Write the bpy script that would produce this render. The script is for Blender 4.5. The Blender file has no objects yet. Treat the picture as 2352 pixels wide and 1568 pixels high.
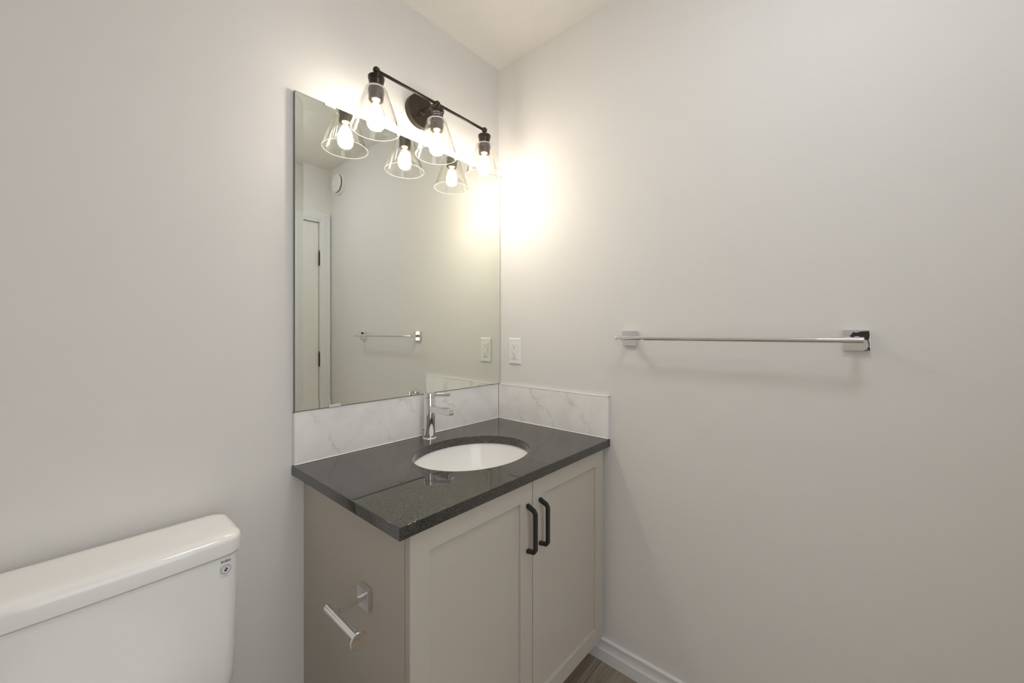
import bpy, bmesh, math, random
from mathutils import Vector, Matrix
random.seed(7)
PI = math.pi
SC = bpy.context.scene
COL = SC.collection

# ------------------------------------------------------------------ camera
FPX = 911.06
cam_d = bpy.data.cameras.new('camera'); cam = bpy.data.objects.new('camera', cam_d)
COL.objects.link(cam); SC.camera = cam
cam_d.sensor_fit = 'HORIZONTAL'; cam_d.sensor_width = 36.0
cam_d.lens = FPX / 2352 * 36.0
cam_d.shift_y = -21.0 / 2352
cam_d.clip_start = 0.02
cam.location = (-1.3416, -1.2669, 1.2221)
cam.rotation_euler = (PI / 2, 0, math.radians(41.427 - 90))

# ------------------------------------------------------------------ exposure, world
SC.view_settings.view_transform = 'Standard'
SC.view_settings.look = 'None'
SC.view_settings.gamma = 1.0
SC.view_settings.use_curve_mapping = False
SC.view_settings.exposure = 2.1
BULB = 18.0            # emission strength of the three vanity bulbs
DOOR_FILL = 0.41            # world fill light let in through the added doorway
LAMP_FILL = 4.1             # emission strength of the added, unseen fill lamp
w = bpy.data.worlds.new('world'); SC.world = w; w.use_nodes = True
w.node_tree.nodes['Background'].inputs[0].default_value = (0.97, 0.99, 1.0, 1)
w.node_tree.nodes['Background'].inputs[1].default_value = DOOR_FILL
try:
    SC.cycles.max_bounces = 16; SC.cycles.diffuse_bounces = 8; SC.cycles.glossy_bounces = 8
    SC.cycles.transmission_bounces = 8; SC.cycles.transparent_max_bounces = 24
    SC.cycles.sample_clamp_indirect = 6.0
    SC.cycles.use_denoising = True
except Exception:
    pass

# ------------------------------------------------------------------ materials
def new_mat(name):
    m = bpy.data.materials.new(name); m.use_nodes = True
    return m, m.node_tree, m.node_tree.nodes['Principled BSDF']

def N(nt, t, **kw):
    n = nt.nodes.new(t)
    for k, v in kw.items():
        if k in n.inputs: n.inputs[k].default_value = v
        else: setattr(n, k, v)
    return n

def coords(nt, scale=(1, 1, 1), rot=(0, 0, 0)):
    tc = nt.nodes.new('ShaderNodeNewGeometry'); mp = nt.nodes.new('ShaderNodeMapping')
    mp.inputs['Scale'].default_value = scale; mp.inputs['Rotation'].default_value = rot
    nt.links.new(tc.outputs['Position'], mp.inputs['Vector'])
    return mp.outputs['Vector']

def add_bump(nt, b, hsock, strength, dist):
    bp = N(nt, 'ShaderNodeBump'); bp.inputs['Strength'].default_value = strength
    bp.inputs['Distance'].default_value = dist
    nt.links.new(hsock, bp.inputs['Height']); nt.links.new(bp.outputs['Normal'], b.inputs['Normal'])

def plain(name, col, rough=0.5, metal=0.0, spec=0.5, coat=0.0, bump=None, var=0.0):
    m, nt, b = new_mat(name)
    b.inputs['Base Color'].default_value = (*col, 1)
    b.inputs['Roughness'].default_value = rough
    b.inputs['Metallic'].default_value = metal
    b.inputs['Specular IOR Level'].default_value = spec
    b.inputs['Coat Weight'].default_value = coat
    b.inputs['Coat Roughness'].default_value = 0.04
    v = coords(nt)
    if bump:
        n = N(nt, 'ShaderNodeTexNoise'); n.inputs['Scale'].default_value = bump[0]; n.inputs['Detail'].default_value = 3
        nt.links.new(v, n.inputs['Vector']); add_bump(nt, b, n.outputs['Fac'], bump[1], bump[2])
    if var:
        n = N(nt, 'ShaderNodeTexNoise'); n.inputs['Scale'].default_value = 3.0; n.inputs['Detail'].default_value = 4
        nt.links.new(v, n.inputs['Vector'])
        r = N(nt, 'ShaderNodeValToRGB')
        r.color_ramp.elements[0].position = 0.3; r.color_ramp.elements[1].position = 0.7
        r.color_ramp.elements[0].color = (*[c * (1 - var) for c in col], 1)
        r.color_ramp.elements[1].color = (*[min(1, c * (1 + var)) for c in col], 1)
        nt.links.new(n.outputs['Fac'], r.inputs['Fac']); nt.links.new(r.outputs['Color'], b.inputs['Base Color'])
    return m

M = {}
M['wall'] = plain('greige_wall_paint', (0.765, 0.745, 0.722), 0.6, spec=0.25, bump=(260, 0.10, 0.0006))
M['ceiling'] = plain('ceiling_paint', (0.86, 0.835, 0.795), 0.8, spec=0.2, bump=(70, 0.35, 0.002))
M['trim'] = plain('white_trim_paint', (0.80, 0.80, 0.81), 0.32, spec=0.45)
M['doorpaint'] = plain('white_door_paint', (0.82, 0.81, 0.79), 0.4, spec=0.4)
M['cabinet'] = plain('greige_cabinet_paint', (0.50, 0.462, 0.405), 0.42, spec=0.4, bump=(400, 0.05, 0.0003))
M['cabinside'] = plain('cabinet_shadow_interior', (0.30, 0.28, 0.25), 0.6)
M['chrome'] = plain('polished_chrome', (0.82, 0.82, 0.83), 0.045, metal=1.0)
M['porcelain'] = plain('white_porcelain', (0.90, 0.895, 0.88), 0.12, spec=0.5, coat=0.5)
M['seatplastic'] = plain('white_seat_plastic', (0.80, 0.79, 0.77), 0.2, spec=0.5)
M['bronze'] = plain('dark_bronze_metal', (0.045, 0.034, 0.026), 0.32, metal=0.55, spec=0.6, var=0.15)
M['black'] = plain('black_handle_metal', (0.012, 0.013, 0.012), 0.38, spec=0.5)
M['plastic'] = plain('white_plastic', (0.82, 0.82, 0.80), 0.3, spec=0.5)
M['ventplastic'] = plain('vent_plastic', (0.82, 0.82, 0.79), 0.4, spec=0.4)
M['dark'] = plain('dark_slot', (0.02, 0.02, 0.02), 0.6)
M['greyslot'] = plain('grey_slot', (0.22, 0.22, 0.21), 0.6)
M['hinge'] = plain('dark_hinge_metal', (0.09, 0.075, 0.06), 0.35, metal=0.7)
M['alu'] = plain('satin_aluminium_edge', (0.80, 0.80, 0.79), 0.38, metal=0.35)
M['caulk'] = plain('white_caulk', (0.80, 0.79, 0.77), 0.5)
M['brass'] = plain('brass_screw_shell', (0.75, 0.55, 0.25), 0.3, metal=1.0)
M['ink'] = plain('black_ink', (0.03, 0.028, 0.025), 0.5)
M['inkgrey'] = plain('grey_ink', (0.16, 0.17, 0.20), 0.5)
M['inkblue'] = plain('blue_ink', (0.03, 0.045, 0.11), 0.5)
M['inkgreen'] = plain('green_ink', (0.05, 0.075, 0.01), 0.5)
M['inkwhite'] = plain('white_ink', (0.75, 0.75, 0.78), 0.5)
M['film'] = plain('sticker_film', (0.80, 0.80, 0.815), 0.25)
M['rubberclear'] = plain('clear_clip_plastic', (0.62, 0.64, 0.60), 0.15)

def mirror_mat():
    m, nt, b = new_mat('silvered_mirror')
    b.inputs['Base Color'].default_value = (0.845, 0.865, 0.795, 1)
    b.inputs['Metallic'].default_value = 1.0; b.inputs['Roughness'].default_value = 0.0
    return m
M['mirror'] = mirror_mat()
M['mirroredge'] = plain('mirror_edge_glass', (0.10, 0.12, 0.10), 0.15)

def glass_mat(name, gloss_mix, tint, rough=0.01):
    m, nt, b = new_mat(name); nt.nodes.remove(b)
    out = nt.nodes['Material Output']
    tr = N(nt, 'ShaderNodeBsdfTransparent'); tr.inputs['Color'].default_value = (*tint, 1)
    gl = N(nt, 'ShaderNodeBsdfGlossy'); gl.inputs['Roughness'].default_value = rough
    gl.inputs['Color'].default_value = (1, 1, 1, 1)
    lw = N(nt, 'ShaderNodeLayerWeight'); lw.inputs['Blend'].default_value = 0.5
    pw = N(nt, 'ShaderNodeMath', operation='POWER'); pw.inputs[1].default_value = 3.4
    ml = N(nt, 'ShaderNodeMath', operation='MULTIPLY_ADD'); ml.inputs[1].default_value = gloss_mix; ml.inputs[2].default_value = 0.065; ml.use_clamp = True
    nt.links.new(lw.outputs['Facing'], pw.inputs[0]); fr = pw
    p3 = N(nt, 'ShaderNodeMath', operation='POWER'); p3.inputs[1].default_value = 3.0
    nt.links.new(lw.outputs['Facing'], p3.inputs[0])
    mc = N(nt, 'ShaderNodeMix', data_type='RGBA')
    mc.inputs[6].default_value = (*tint, 1); mc.inputs[7].default_value = (tint[0] * 0.74, tint[1] * 0.72, tint[2] * 0.70, 1)
    nt.links.new(p3.outputs[0], mc.inputs[0]); nt.links.new(mc.outputs[2], tr.inputs['Color'])
    mx = N(nt, 'ShaderNodeMixShader')
    nt.links.new(fr.outputs[0], ml.inputs[0]); nt.links.new(ml.outputs[0], mx.inputs['Fac'])
    nt.links.new(tr.outputs[0], mx.inputs[1]); nt.links.new(gl.outputs[0], mx.inputs[2])
    nt.links.new(mx.outputs[0], out.inputs['Surface'])
    return m
M['glass'] = glass_mat('clear_shade_glass', 0.9, (0.990, 0.988, 0.984))
M['bulbglass'] = glass_mat('clear_bulb_glass', 1.0, (0.99, 0.985, 0.97))

def edge_glass():
    m, nt, b = new_mat('light_catching_glass_edge'); nt.nodes.remove(b); out = nt.nodes['Material Output']
    tr = N(nt, 'ShaderNodeBsdfTransparent'); df = N(nt, 'ShaderNodeBsdfTranslucent'); dd = N(nt, 'ShaderNodeBsdfDiffuse'); gl = N(nt, 'ShaderNodeBsdfGlossy')
    gl.inputs['Roughness'].default_value = 0.08
    for n in (df, dd): n.inputs['Color'].default_value = (0.9, 0.89, 0.87, 1)
    a = N(nt, 'ShaderNodeMixShader'); a.inputs['Fac'].default_value = 0.5
    c = N(nt, 'ShaderNodeMixShader'); c.inputs['Fac'].default_value = 0.35
    e = N(nt, 'ShaderNodeMixShader'); e.inputs['Fac'].default_value = 0.30
    nt.links.new(df.outputs[0], a.inputs[1]); nt.links.new(dd.outputs[0], a.inputs[2])
    nt.links.new(a.outputs[0], c.inputs[1]); nt.links.new(gl.outputs[0], c.inputs[2])
    nt.links.new(tr.outputs[0], e.inputs[1]); nt.links.new(c.outputs[0], e.inputs[2])
    nt.links.new(e.outputs[0], out.inputs['Surface'])
    return m
M['edgeglass'] = edge_glass()

def emit_mat(name, col, s):
    m, nt, b = new_mat(name)
    b.inputs['Base Color'].default_value = (0.8, 0.8, 0.8, 1)
    b.inputs['Emission Color'].default_value = (*col, 1)
    b.inputs['Emission Strength'].default_value = s
    return m
M['glow'] = emit_mat('lit_bulb', (1.0, 0.905, 0.785), BULB)
def downward(m, side, down):
    # the bulb throws more light out of its round end than from its neck
    nt = m.node_tree; b = nt.nodes['Principled BSDF']
    g = N(nt, 'ShaderNodeNewGeometry'); sp = N(nt, 'ShaderNodeSeparateXYZ'); nt.links.new(g.outputs['Normal'], sp.inputs[0])
    a = N(nt, 'ShaderNodeMath', operation='MULTIPLY'); a.inputs[1].default_value = -1; a.use_clamp = True
    nt.links.new(sp.outputs['Z'], a.inputs[0])
    c = N(nt, 'ShaderNodeMath', operation='MULTIPLY_ADD'); c.inputs[1].default_value = down; c.inputs[2].default_value = side
    nt.links.new(a.outputs[0], c.inputs[0]); nt.links.new(c.outputs[0], b.inputs['Emission Strength'])
downward(M['glow'], BULB * 0.7, BULB * 2.4)
M['fillglow'] = emit_mat('added_fill_glow', (0.93, 1.0, 1.07), LAMP_FILL)

def granite():
    m, nt, b = new_mat('dark_speckled_granite')
    v = coords(nt)
    n1 = N(nt, 'ShaderNodeTexNoise'); n1.inputs['Scale'].default_value = 380; n1.inputs['Detail'].default_value = 3
    n2 = N(nt, 'ShaderNodeTexVoronoi'); n2.inputs['Scale'].default_value = 210
    n3 = N(nt, 'ShaderNodeTexNoise'); n3.inputs['Scale'].default_value = 22; n3.inputs['Detail'].default_value = 3
    for n in (n1, n2, n3): nt.links.new(v, n.inputs['Vector'])
    r1 = N(nt, 'ShaderNodeValToRGB')
    r1.color_ramp.elements[0].position = 0.38; r1.color_ramp.elements[0].color = (0.010, 0.0095, 0.0085, 1)
    r1.color_ramp.elements[1].position = 0.72; r1.color_ramp.elements[1].color = (0.125, 0.110, 0.094, 1)
    nt.links.new(n1.outputs['Fac'], r1.inputs['Fac'])
    r2 = N(nt, 'ShaderNodeValToRGB')
    r2.color_ramp.elements[0].position = 0.05; r2.color_ramp.elements[0].color = (1, 1, 1, 1)
    r2.color_ramp.elements[1].position = 0.11; r2.color_ramp.elements[1].color = (0, 0, 0, 1)
    nt.links.new(n2.outputs['Distance'], r2.inputs['Fac'])
    mx = N(nt, 'ShaderNodeMix', data_type='RGBA', blend_type='ADD'); mx.inputs[0].default_value = 0.45
    nt.links.new(r1.outputs['Color'], mx.inputs[6]); nt.links.new(r2.outputs['Color'], mx.inputs[7])
    mx2 = N(nt, 'ShaderNodeMix', data_type='RGBA', blend_type='MULTIPLY'); mx2.inputs[0].default_value = 0.55
    nt.links.new(mx.outputs[2], mx2.inputs[6]); nt.links.new(n3.outputs['Color'], mx2.inputs[7])
    nt.links.new(mx2.outputs[2], b.inputs['Base Color'])
    b.inputs['Roughness'].default_value = 0.022; b.inputs['IOR'].default_value = 1.62
    b.inputs['Specular IOR Level'].default_value = 0.62
    return m
M['granite'] = granite()

def marble():
    m, nt, b = new_mat('white_veined_marble_tile')
    v = coords(nt, (1, 1, 1), (0.3, 0.5, 0.2))
    d = N(nt, 'ShaderNodeTexNoise'); d.inputs['Scale'].default_value = 5; d.inputs['Detail'].default_value = 5
    nt.links.new(v, d.inputs['Vector'])
    ma = N(nt, 'ShaderNodeVectorMath', operation='MULTIPLY_ADD'); ma.inputs[1].default_value = (0.42, 0.42, 0.42)
    nt.links.new(d.outputs['Color'], ma.inputs[0]); nt.links.new(v, ma.inputs[2])
    gp = nt.nodes.new('ShaderNodeNewGeometry')
    dt = N(nt, 'ShaderNodeVectorMath', operation='DOT_PRODUCT'); dt.inputs[1].default_value = (1.25, -1.25, 1.0)
    nt.links.new(gp.outputs['Position'], dt.inputs[0])
    d2 = N(nt, 'ShaderNodeTexNoise'); d2.inputs['Scale'].default_value = 9; d2.inputs['Detail'].default_value = 6; d2.inputs['Roughness'].default_value = 0.62
    nt.links.new(v, d2.inputs['Vector'])
    s1 = N(nt, 'ShaderNodeMath', operation='MULTIPLY_ADD'); s1.inputs[1].default_value = 0.34
    nt.links.new(d2.outputs['Fac'], s1.inputs[0]); nt.links.new(dt.outputs['Value'], s1.inputs[2])
    s2 = N(nt, 'ShaderNodeMath', operation='MULTIPLY'); s2.inputs[1].default_value = 4.6; nt.links.new(s1.outputs[0], s2.inputs[0])
    s3 = N(nt, 'ShaderNodeMath', operation='FRACT'); nt.links.new(s2.outputs[0], s3.inputs[0])
    s4 = N(nt, 'ShaderNodeMath', operation='SUBTRACT'); s4.inputs[1].default_value = 0.5; nt.links.new(s3.outputs[0], s4.inputs[0])
    s5 = N(nt, 'ShaderNodeMath', operation='ABSOLUTE'); nt.links.new(s4.outputs[0], s5.inputs[0])
    r = N(nt, 'ShaderNodeValToRGB')
    r.color_ramp.elements[0].position = 0.0; r.color_ramp.elements[0].color = (1, 1, 1, 1)
    r.color_ramp.elements[1].position = 0.09; r.color_ramp.elements[1].color = (0, 0, 0, 1)
    e = r.color_ramp.elements.new(0.013); e.color = (0.22, 0.22, 0.22, 1)
    nt.links.new(s5.outputs[0], r.inputs['Fac'])
    p = N(nt, 'ShaderNodeTexNoise'); p.inputs['Scale'].default_value = 9; p.inputs['Detail'].default_value = 4
    nt.links.new(v, p.inputs['Vector'])
    rp = N(nt, 'ShaderNodeValToRGB'); rp.color_ramp.elements[0].position = 0.42; rp.color_ramp.elements[1].position = 0.66
    nt.links.new(p.outputs['Fac'], rp.inputs['Fac'])
    mu = N(nt, 'ShaderNodeMath', operation='MULTIPLY')
    nt.links.new(r.outputs['Color'], mu.inputs[0]); nt.links.new(rp.outputs['Color'], mu.inputs[1])
    mul = N(nt, 'ShaderNodeMath', operation='MULTIPLY'); mul.inputs[1].default_value = 0.85
    nt.links.new(mu.outputs[0], mul.inputs[0])
    cl = N(nt, 'ShaderNodeTexNoise'); cl.inputs['Scale'].default_value = 7; cl.inputs['Detail'].default_value = 6
    nt.links.new(ma.outputs[0], cl.inputs['Vector'])
    rc = N(nt, 'ShaderNodeValToRGB')
    rc.color_ramp.elements[0].position = 0.30; rc.color_ramp.elements[0].color = (0.83, 0.81, 0.80, 1)
    rc.color_ramp.elements[1].position = 0.56; rc.color_ramp.elements[1].color = (0.91, 0.895, 0.875, 1)
    nt.links.new(cl.outputs['Fac'], rc.inputs['Fac'])
    mx = N(nt, 'ShaderNodeMix', data_type='RGBA'); mx.inputs[7].default_value = (0.42, 0.40, 0.385, 1)
    nt.links.new(mul.outputs[0], mx.inputs[0]); nt.links.new(rc.outputs['Color'], mx.inputs[6])
    nt.links.new(mx.outputs[2], b.inputs['Base Color'])
    b.inputs['Roughness'].default_value = 0.22
    return m
M['marble'] = marble()

def planks():
    m, nt, b = new_mat('brown_wood_look_planks')
    v = coords(nt)
    br = N(nt, 'ShaderNodeTexBrick'); br.offset = 0.37
    for k, val in (('Scale', 1.0), ('Mortar Size', 0.0012), ('Brick Width', 1.22), ('Row Height', 0.18), ('Bias', 0.0)):
        br.inputs[k].default_value = val
    br.inputs['Color1'].default_value = (0.29, 0.24, 0.18, 1); br.inputs['Color2'].default_value = (0.36, 0.30, 0.225, 1)
    br.inputs['Mortar'].default_value = (0.05, 0.04, 0.03, 1)
    nt.links.new(v, br.inputs['Vector'])
    v2 = coords(nt, (2.0, 38, 1))
    n = N(nt, 'ShaderNodeTexNoise'); n.inputs['Scale'].default_value = 2.2; n.inputs['Detail'].default_value = 8
    n.inputs['Distortion'].default_value = 0.6
    nt.links.new(v2, n.inputs['Vector'])
    r = N(nt, 'ShaderNodeValToRGB')
    r.color_ramp.elements[0].position = 0.3; r.color_ramp.elements[0].color = (0.55, 0.55, 0.55, 1)
    r.color_ramp.elements[1].position = 0.7; r.color_ramp.elements[1].color = (1.15, 1.13, 1.1, 1)
    nt.links.new(n.outputs['Fac'], r.inputs['Fac'])
    mx = N(nt, 'ShaderNodeMix', data_type='RGBA', blend_type='MULTIPLY'); mx.inputs[0].default_value = 0.8
    nt.links.new(br.outputs['Color'], mx.inputs[6]); nt.links.new(r.outputs['Color'], mx.inputs[7])
    nt.links.new(mx.outputs[2], b.inputs['Base Color'])
    b.inputs['Roughness'].default_value = 0.4
    add_bump(nt, b, n.outputs['Fac'], 0.1, 0.001)
    return m
M['planks'] = planks()

# ------------------------------------------------------------------ shape helpers (world coordinates)
def bm_new(): return bmesh.new()

def box(bm, x0, x1, y0, y1, z0, z1, bev=0.0, seg=2, rot=None, piv=None):
    r = bmesh.ops.create_cube(bm, size=1.0)
    vs = r['verts']
    S = Matrix.Diagonal((x1 - x0, y1 - y0, z1 - z0, 1)); T = Matrix.Translation(((x0 + x1) / 2, (y0 + y1) / 2, (z0 + z1) / 2))
    bmesh.ops.transform(bm, matrix=T @ S, verts=vs)
    if bev > 0:
        es = list({e for v in vs for e in v.link_edges})
        rr = bmesh.ops.bevel(bm, geom=es, offset=bev, segments=seg, profile=0.5, affect='EDGES', clamp_overlap=True)
        vs = list({v for f in rr['faces'] for v in f.verts} | {v for v in vs if v.is_valid})
    if rot is not None:
        p = Vector(piv); bmesh.ops.transform(bm, matrix=Matrix.Translation(p) @ rot @ Matrix.Translation(-p), verts=vs)
    return vs

def frame_of(d):
    d = Vector(d).normalized()
    u = Vector((0, 0, 1)) if abs(d.z) < 0.9 else Vector((1, 0, 0))
    a = d.cross(u).normalized(); b = d.cross(a).normalized()
    return a, b

def loft(bm, loops, cap0=True, cap1=True, closed=True):
    rows = [[bm.verts.new(p) for p in lp] for lp in loops]
    n = len(rows[0])
    for i in range(len(rows) - 1):
        for j in range(n if closed else n - 1):
            k = (j + 1) % n
            bm.faces.new((rows[i][j], rows[i][k], rows[i + 1][k], rows[i + 1][j]))
    if cap0: bm.faces.new(list(reversed(rows[0])))
    if cap1: bm.faces.new(rows[-1])
    return rows

def lathe(bm, origin, axis, prof, n=48, cap0=True, cap1=True):
    """prof: list of (radius, distance along axis)"""
    o = Vector(origin); d = Vector(axis).normalized(); a, b = frame_of(d)
    loops = []
    for r, h in prof:
        loops.append([o + d * h + (a * math.cos(2 * PI * k / n) + b * math.sin(2 * PI * k / n)) * max(r, 1e-5) for k in range(n)])
    loft(bm, loops, cap0, cap1)

def cyl(bm, p0, p1, r, n=32, bev=0.0):
    L = (Vector(p1) - Vector(p0)).length
    if bev: prof = [(r - bev, 0), (r - bev * 0.3, bev * 0.3), (r, bev), (r, L - bev), (r - bev * 0.3, L - bev * 0.3), (r - bev, L)]
    else: prof = [(r, 0), (r, L)]
    lathe(bm, p0, Vector(p1) - Vector(p0), prof, n)

def sphere(bm, c, r, sz=1.0, n=32):
    rr = bmesh.ops.create_uvsphere(bm, u_segments=n, v_segments=n // 2, radius=r)
    bmesh.ops.transform(bm, matrix=Matrix.Translation(c) @ Matrix.Diagonal((1, 1, sz, 1)), verts=rr['verts'])

def rrect(cx, cy, hx, hy, r, z, n=8, bow=0.0):
    """rounded rectangle loop in XY; bow pushes the -y side outwards"""
    pts = []
    for qx, qy, a0 in ((1, 1, 0), (-1, 1, 90), (-1, -1, 180), (1, -1, 270)):
        for k in range(n + 1):
            a = math.radians(a0 + 90 * k / n)
            pts.append([cx + qx * (hx - r) + r * math.cos(a), cy + qy * (hy - r) + r * math.sin(a), z])
        if qx == -1 and qy == -1:
            xa, xb = cx - hx + r, cx + hx - r
            for k in range(1, 16):
                t = k / 16; pts.append([xa + (xb - xa) * t, cy - hy, z])
    for p in pts:
        if p[1] < cy: p[1] -= bow * max(0, 1 - ((p[0] - cx) / hx) ** 2) * (cy - p[1]) / hy
    return [Vector(p) for p in pts]

def ellipse(cx, cy, a, b, z, n=64, front=1.0):
    out = []
    for k in range(n):
        t = 2 * PI * k / n; s = math.sin(t)
        out.append(Vector((cx + a * math.cos(t), cy + b * s * (front if s < 0 else 1), z)))
    return out

def smooth(me, ang=35):
    for p in me.polygons: p.use_smooth = True
    me.set_sharp_from_angle(angle=math.radians(ang))

ORG = {}
def root(name, loc, label, cat, group=None):
    o = bpy.data.objects.new(name, None); COL.objects.link(o)
    o.location = loc; o.empty_display_size = 0.05
    ORG[o] = Vector(loc)
    o['label'] = label; o['category'] = cat
    if group: o['group'] = group
    return o

def obj(name, bm, mat, parent=None, label=None, cat=None, kind=None, flat=False, base=None):
    bmesh.ops.recalc_face_normals(bm, faces=bm.faces[:])
    if parent is not None: org = ORG[parent]
    elif base is not None: org = Vector(base)
    else: org = Vector((0, 0, 0))
    bmesh.ops.translate(bm, verts=bm.verts[:], vec=-org)
    me = bpy.data.meshes.new(name); bm.to_mesh(me); bm.free()
    me.materials.append(M[mat] if isinstance(mat, str) else mat)
    if not flat: smooth(me)
    o = bpy.data.objects.new(name, me); COL.objects.link(o)
    if parent is not None: o.parent = parent
    else: o.location = org
    if not flat:
        wn = o.modifiers.new('weighted_normals', 'WEIGHTED_NORMAL'); wn.keep_sharp = True; wn.weight = 100
    ORG[o] = org
    if label: o['label'] = label
    if cat: o['category'] = cat
    if kind: o['kind'] = kind
    return o

def sub(o, parent): return o

def slab(name, x0, x1, y0, y1, z0, z1, mat, parent=None, bev=0.0, seg=2, **kw):
    bm = bm_new(); box(bm, x0, x1, y0, y1, z0, z1, bev, seg); return obj(name, bm, mat, parent, **kw)

# ------------------------------------------------------------------ room shell
H = 2.44
XL, YF = -2.45, -1.765           # left wall plane, front wall plane (behind the camera)
T = 0.12
slab('floor', XL - T, T, YF - 1.3, T, -0.1, 0.0, 'planks', kind='structure', label='brown wood-look plank floor')
slab('ceiling', XL - T, T, YF - T, T, H, H + 0.1, 'ceiling', kind='structure', label='off-white textured ceiling')
slab('wall_back', XL - T, T, 0, T, 0, H, 'wall', kind='structure', label='greige wall behind the mirror, vanity and toilet')
slab('wall_right', 0, T, YF, 0, 0, H, 'wall', kind='structure', label='greige wall with the towel bar and outlet')
slab('wall_left', XL - T, XL, YF, 0, 0, H, 'wall', kind='structure', label='greige wall beyond the toilet')
DX0, DX1, DZ = -0.62, -0.083, 2.036      # closed door
EX0, EX1 = -1.53, -0.77                  # unseen doorway, added to let in fill light
bm = bm_new()
box(bm, XL - T, EX0, YF - T, YF, 0, H); box(bm, EX1, DX0, YF - T, YF, 0, H); box(bm, EX0, EX1, YF - T, YF, DZ, H); box(bm, DX1, T, YF - T, YF, 0, H); box(bm, DX0, DX1, YF - T, YF, DZ, H)
obj('wall_front', bm, 'wall', kind='structure', label='greige wall with the white door, seen in the mirror')

# door with casing, reflected in the mirror
d = root('door_1', (-0.35, YF - 0.05, 0), 'white hinged door seen in the mirror', 'door')
del d['category']; d['kind'] = 'structure'
slab('door_slab', DX0 + 0.004, DX1 - 0.004, YF - 0.045, YF - 0.008, 0.01, DZ - 0.005, 'doorpaint', d, bev=0.002)
CPROF = [(0.0, 0.0), (0.0, 0.008), (0.002, 0.009), (0.016, 0.0095), (0.019, 0.012), (0.048, 0.0125), (0.054, 0.016), (0.066, 0.018), (0.070, 0.0165), (0.072, 0.014), (0.072, 0.0)]
def casing(x0, x1):      # mitred three-sided casing
    bm = bm_new()
    loft(bm, [[Vector((x0 - o, YF + h, 0)) for o, h in CPROF], [Vector((x0 - o, YF + h, DZ + o)) for o, h in CPROF],
              [Vector((x1 + o, YF + h, DZ + o)) for o, h in CPROF], [Vector((x1 + o, YF + h, 0)) for o, h in CPROF]])
    return bm
obj('trim_1', casing(EX0, EX1), 'trim', kind='structure', label='white casing around the added doorway')
obj('casing', casing(DX0, DX1), 'trim', d)
for hz in (1.765, 1.02, 0.25):
    bm = bm_new()
    cyl(bm, (DX1 - 0.003, YF + 0.004, hz - 0.048), (DX1 - 0.003, YF + 0.004, hz + 0.048), 0.0065, 16)
    cyl(bm, (DX1 - 0.003, YF + 0.004, hz + 0.048), (DX1 - 0.003, YF + 0.004, hz + 0.062), 0.004, 12)
    obj('hinge', bm, 'hinge', d, label='dark metal hinge')
bm = bm_new()
lathe(bm, (DX0 + 0.07, YF - 0.008, 0.95), (0, 1, 0), [(0.03, 0), (0.03, 0.006), (0.012, 0.01), (0.011, 0.03), (0.026, 0.04), (0.028, 0.055), (0.018, 0.066), (0.0, 0.068)])
obj('door_knob', bm, 'hinge', d)

def baseboard(name, pts_fn, label):
    prof = [(0.0, 0.0), (0.014, 0.0), (0.014, 0.042), (0.0115, 0.0445), (0.0095, 0.050), (0.0085, 0.060), (0.009, 0.070),
            (0.0105, 0.0745), (0.010, 0.078), (0.0065, 0.0805), (0.0, 0.0815)]
    bm = bm_new()
    loops = [[pts_fn(t, o, z) for o, z in prof] for t in (0, 1)]
    loft(bm, loops, True, True)
    obj(name, bm, 'trim', kind='structure', label=label)
baseboard('baseboard_right', lambda t, o, z: Vector((-o, -0.02 + (YF + 0.02) * t, z)), 'white moulded baseboard along the right wall')
baseboard('baseboard_back', lambda t, o, z: Vector((XL + (-0.862 - XL) * t, -o, z)), 'white moulded baseboard behind the toilet')
baseboard('baseboard_left', lambda t, o, z: Vector((XL + o, YF * t, z)), 'white moulded baseboard along the left wall')
baseboard('baseboard_front', lambda t, o, z: Vector((XL + (EX0 - 0.072 - XL) * t, YF + o, z)), 'white moulded baseboard beside the added doorway')

# fill lamp added out of view to brighten the room
L = root('fill_light', (-0.74, -1.25, H), 'round fill lamp added on the ceiling, out of view', 'ceiling light')
bm = bm_new(); lathe(bm, (-0.74, -1.25, H), (0, 0, -1), [(0.17, 0), (0.17, 0.02), (0.165, 0.024), (0.0, 0.024)], 64); obj('fill_lamp_base', bm, 'ventplastic', L)
bm = bm_new(); lathe(bm, (-0.74, -1.25, H - 0.024), (0, 0, -1), [(0.16, 0), (0.157, 0.02), (0.14, 0.04), (0.1, 0.055), (0.05, 0.062), (0.0, 0.064)], 64); obj('fill_diffuser', bm, 'fillglow', L)

# ------------------------------------------------------------------ vanity cabinet
CT, CB = 0.8277, 0.799          # worktop top and underside
CX0, CX1 = -0.8585, -0.0310
YC = -0.5335                    # carcass front
YD = -0.555                     # door front
V = root('vanity_cabinet', (-0.445, -0.27, 0), 'greige two-door vanity cabinet with black pulls under the dark worktop', 'cabinet')
bm = bm_new()
box(bm, CX0, CX0 + 0.018, YC, -0.0005, 0.0, CB, 0.0008, 1)          # left side panel runs to the floor
box(bm, CX1 - 0.018, CX1, YC, -0.0005, 0.112, CB, 0.0008, 1)
box(bm, CX1 - 0.034, CX1 - 0.016, -0.46, -0.02, 0.0, 0.112)
box(bm, CX0 + 0.018, CX1 - 0.018, YC + 0.004, -0.001, 0.112, 0.130)
box(bm, CX0 + 0.018, CX1 - 0.018, -0.018, -0.006, 0.13, CB - 0.002)
box(bm, CX0 + 0.018, CX1 - 0.018, YC + 0.004, YC + 0.022, CB - 0.05, CB - 0.001)
obj('cabinet_body', bm, 'cabinet', V)
slab('toe_kick', CX0 + 0.018, CX1 - 0.018, -0.475, -0.460, 0.0, 0.112, 'cabinside', V)
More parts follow.
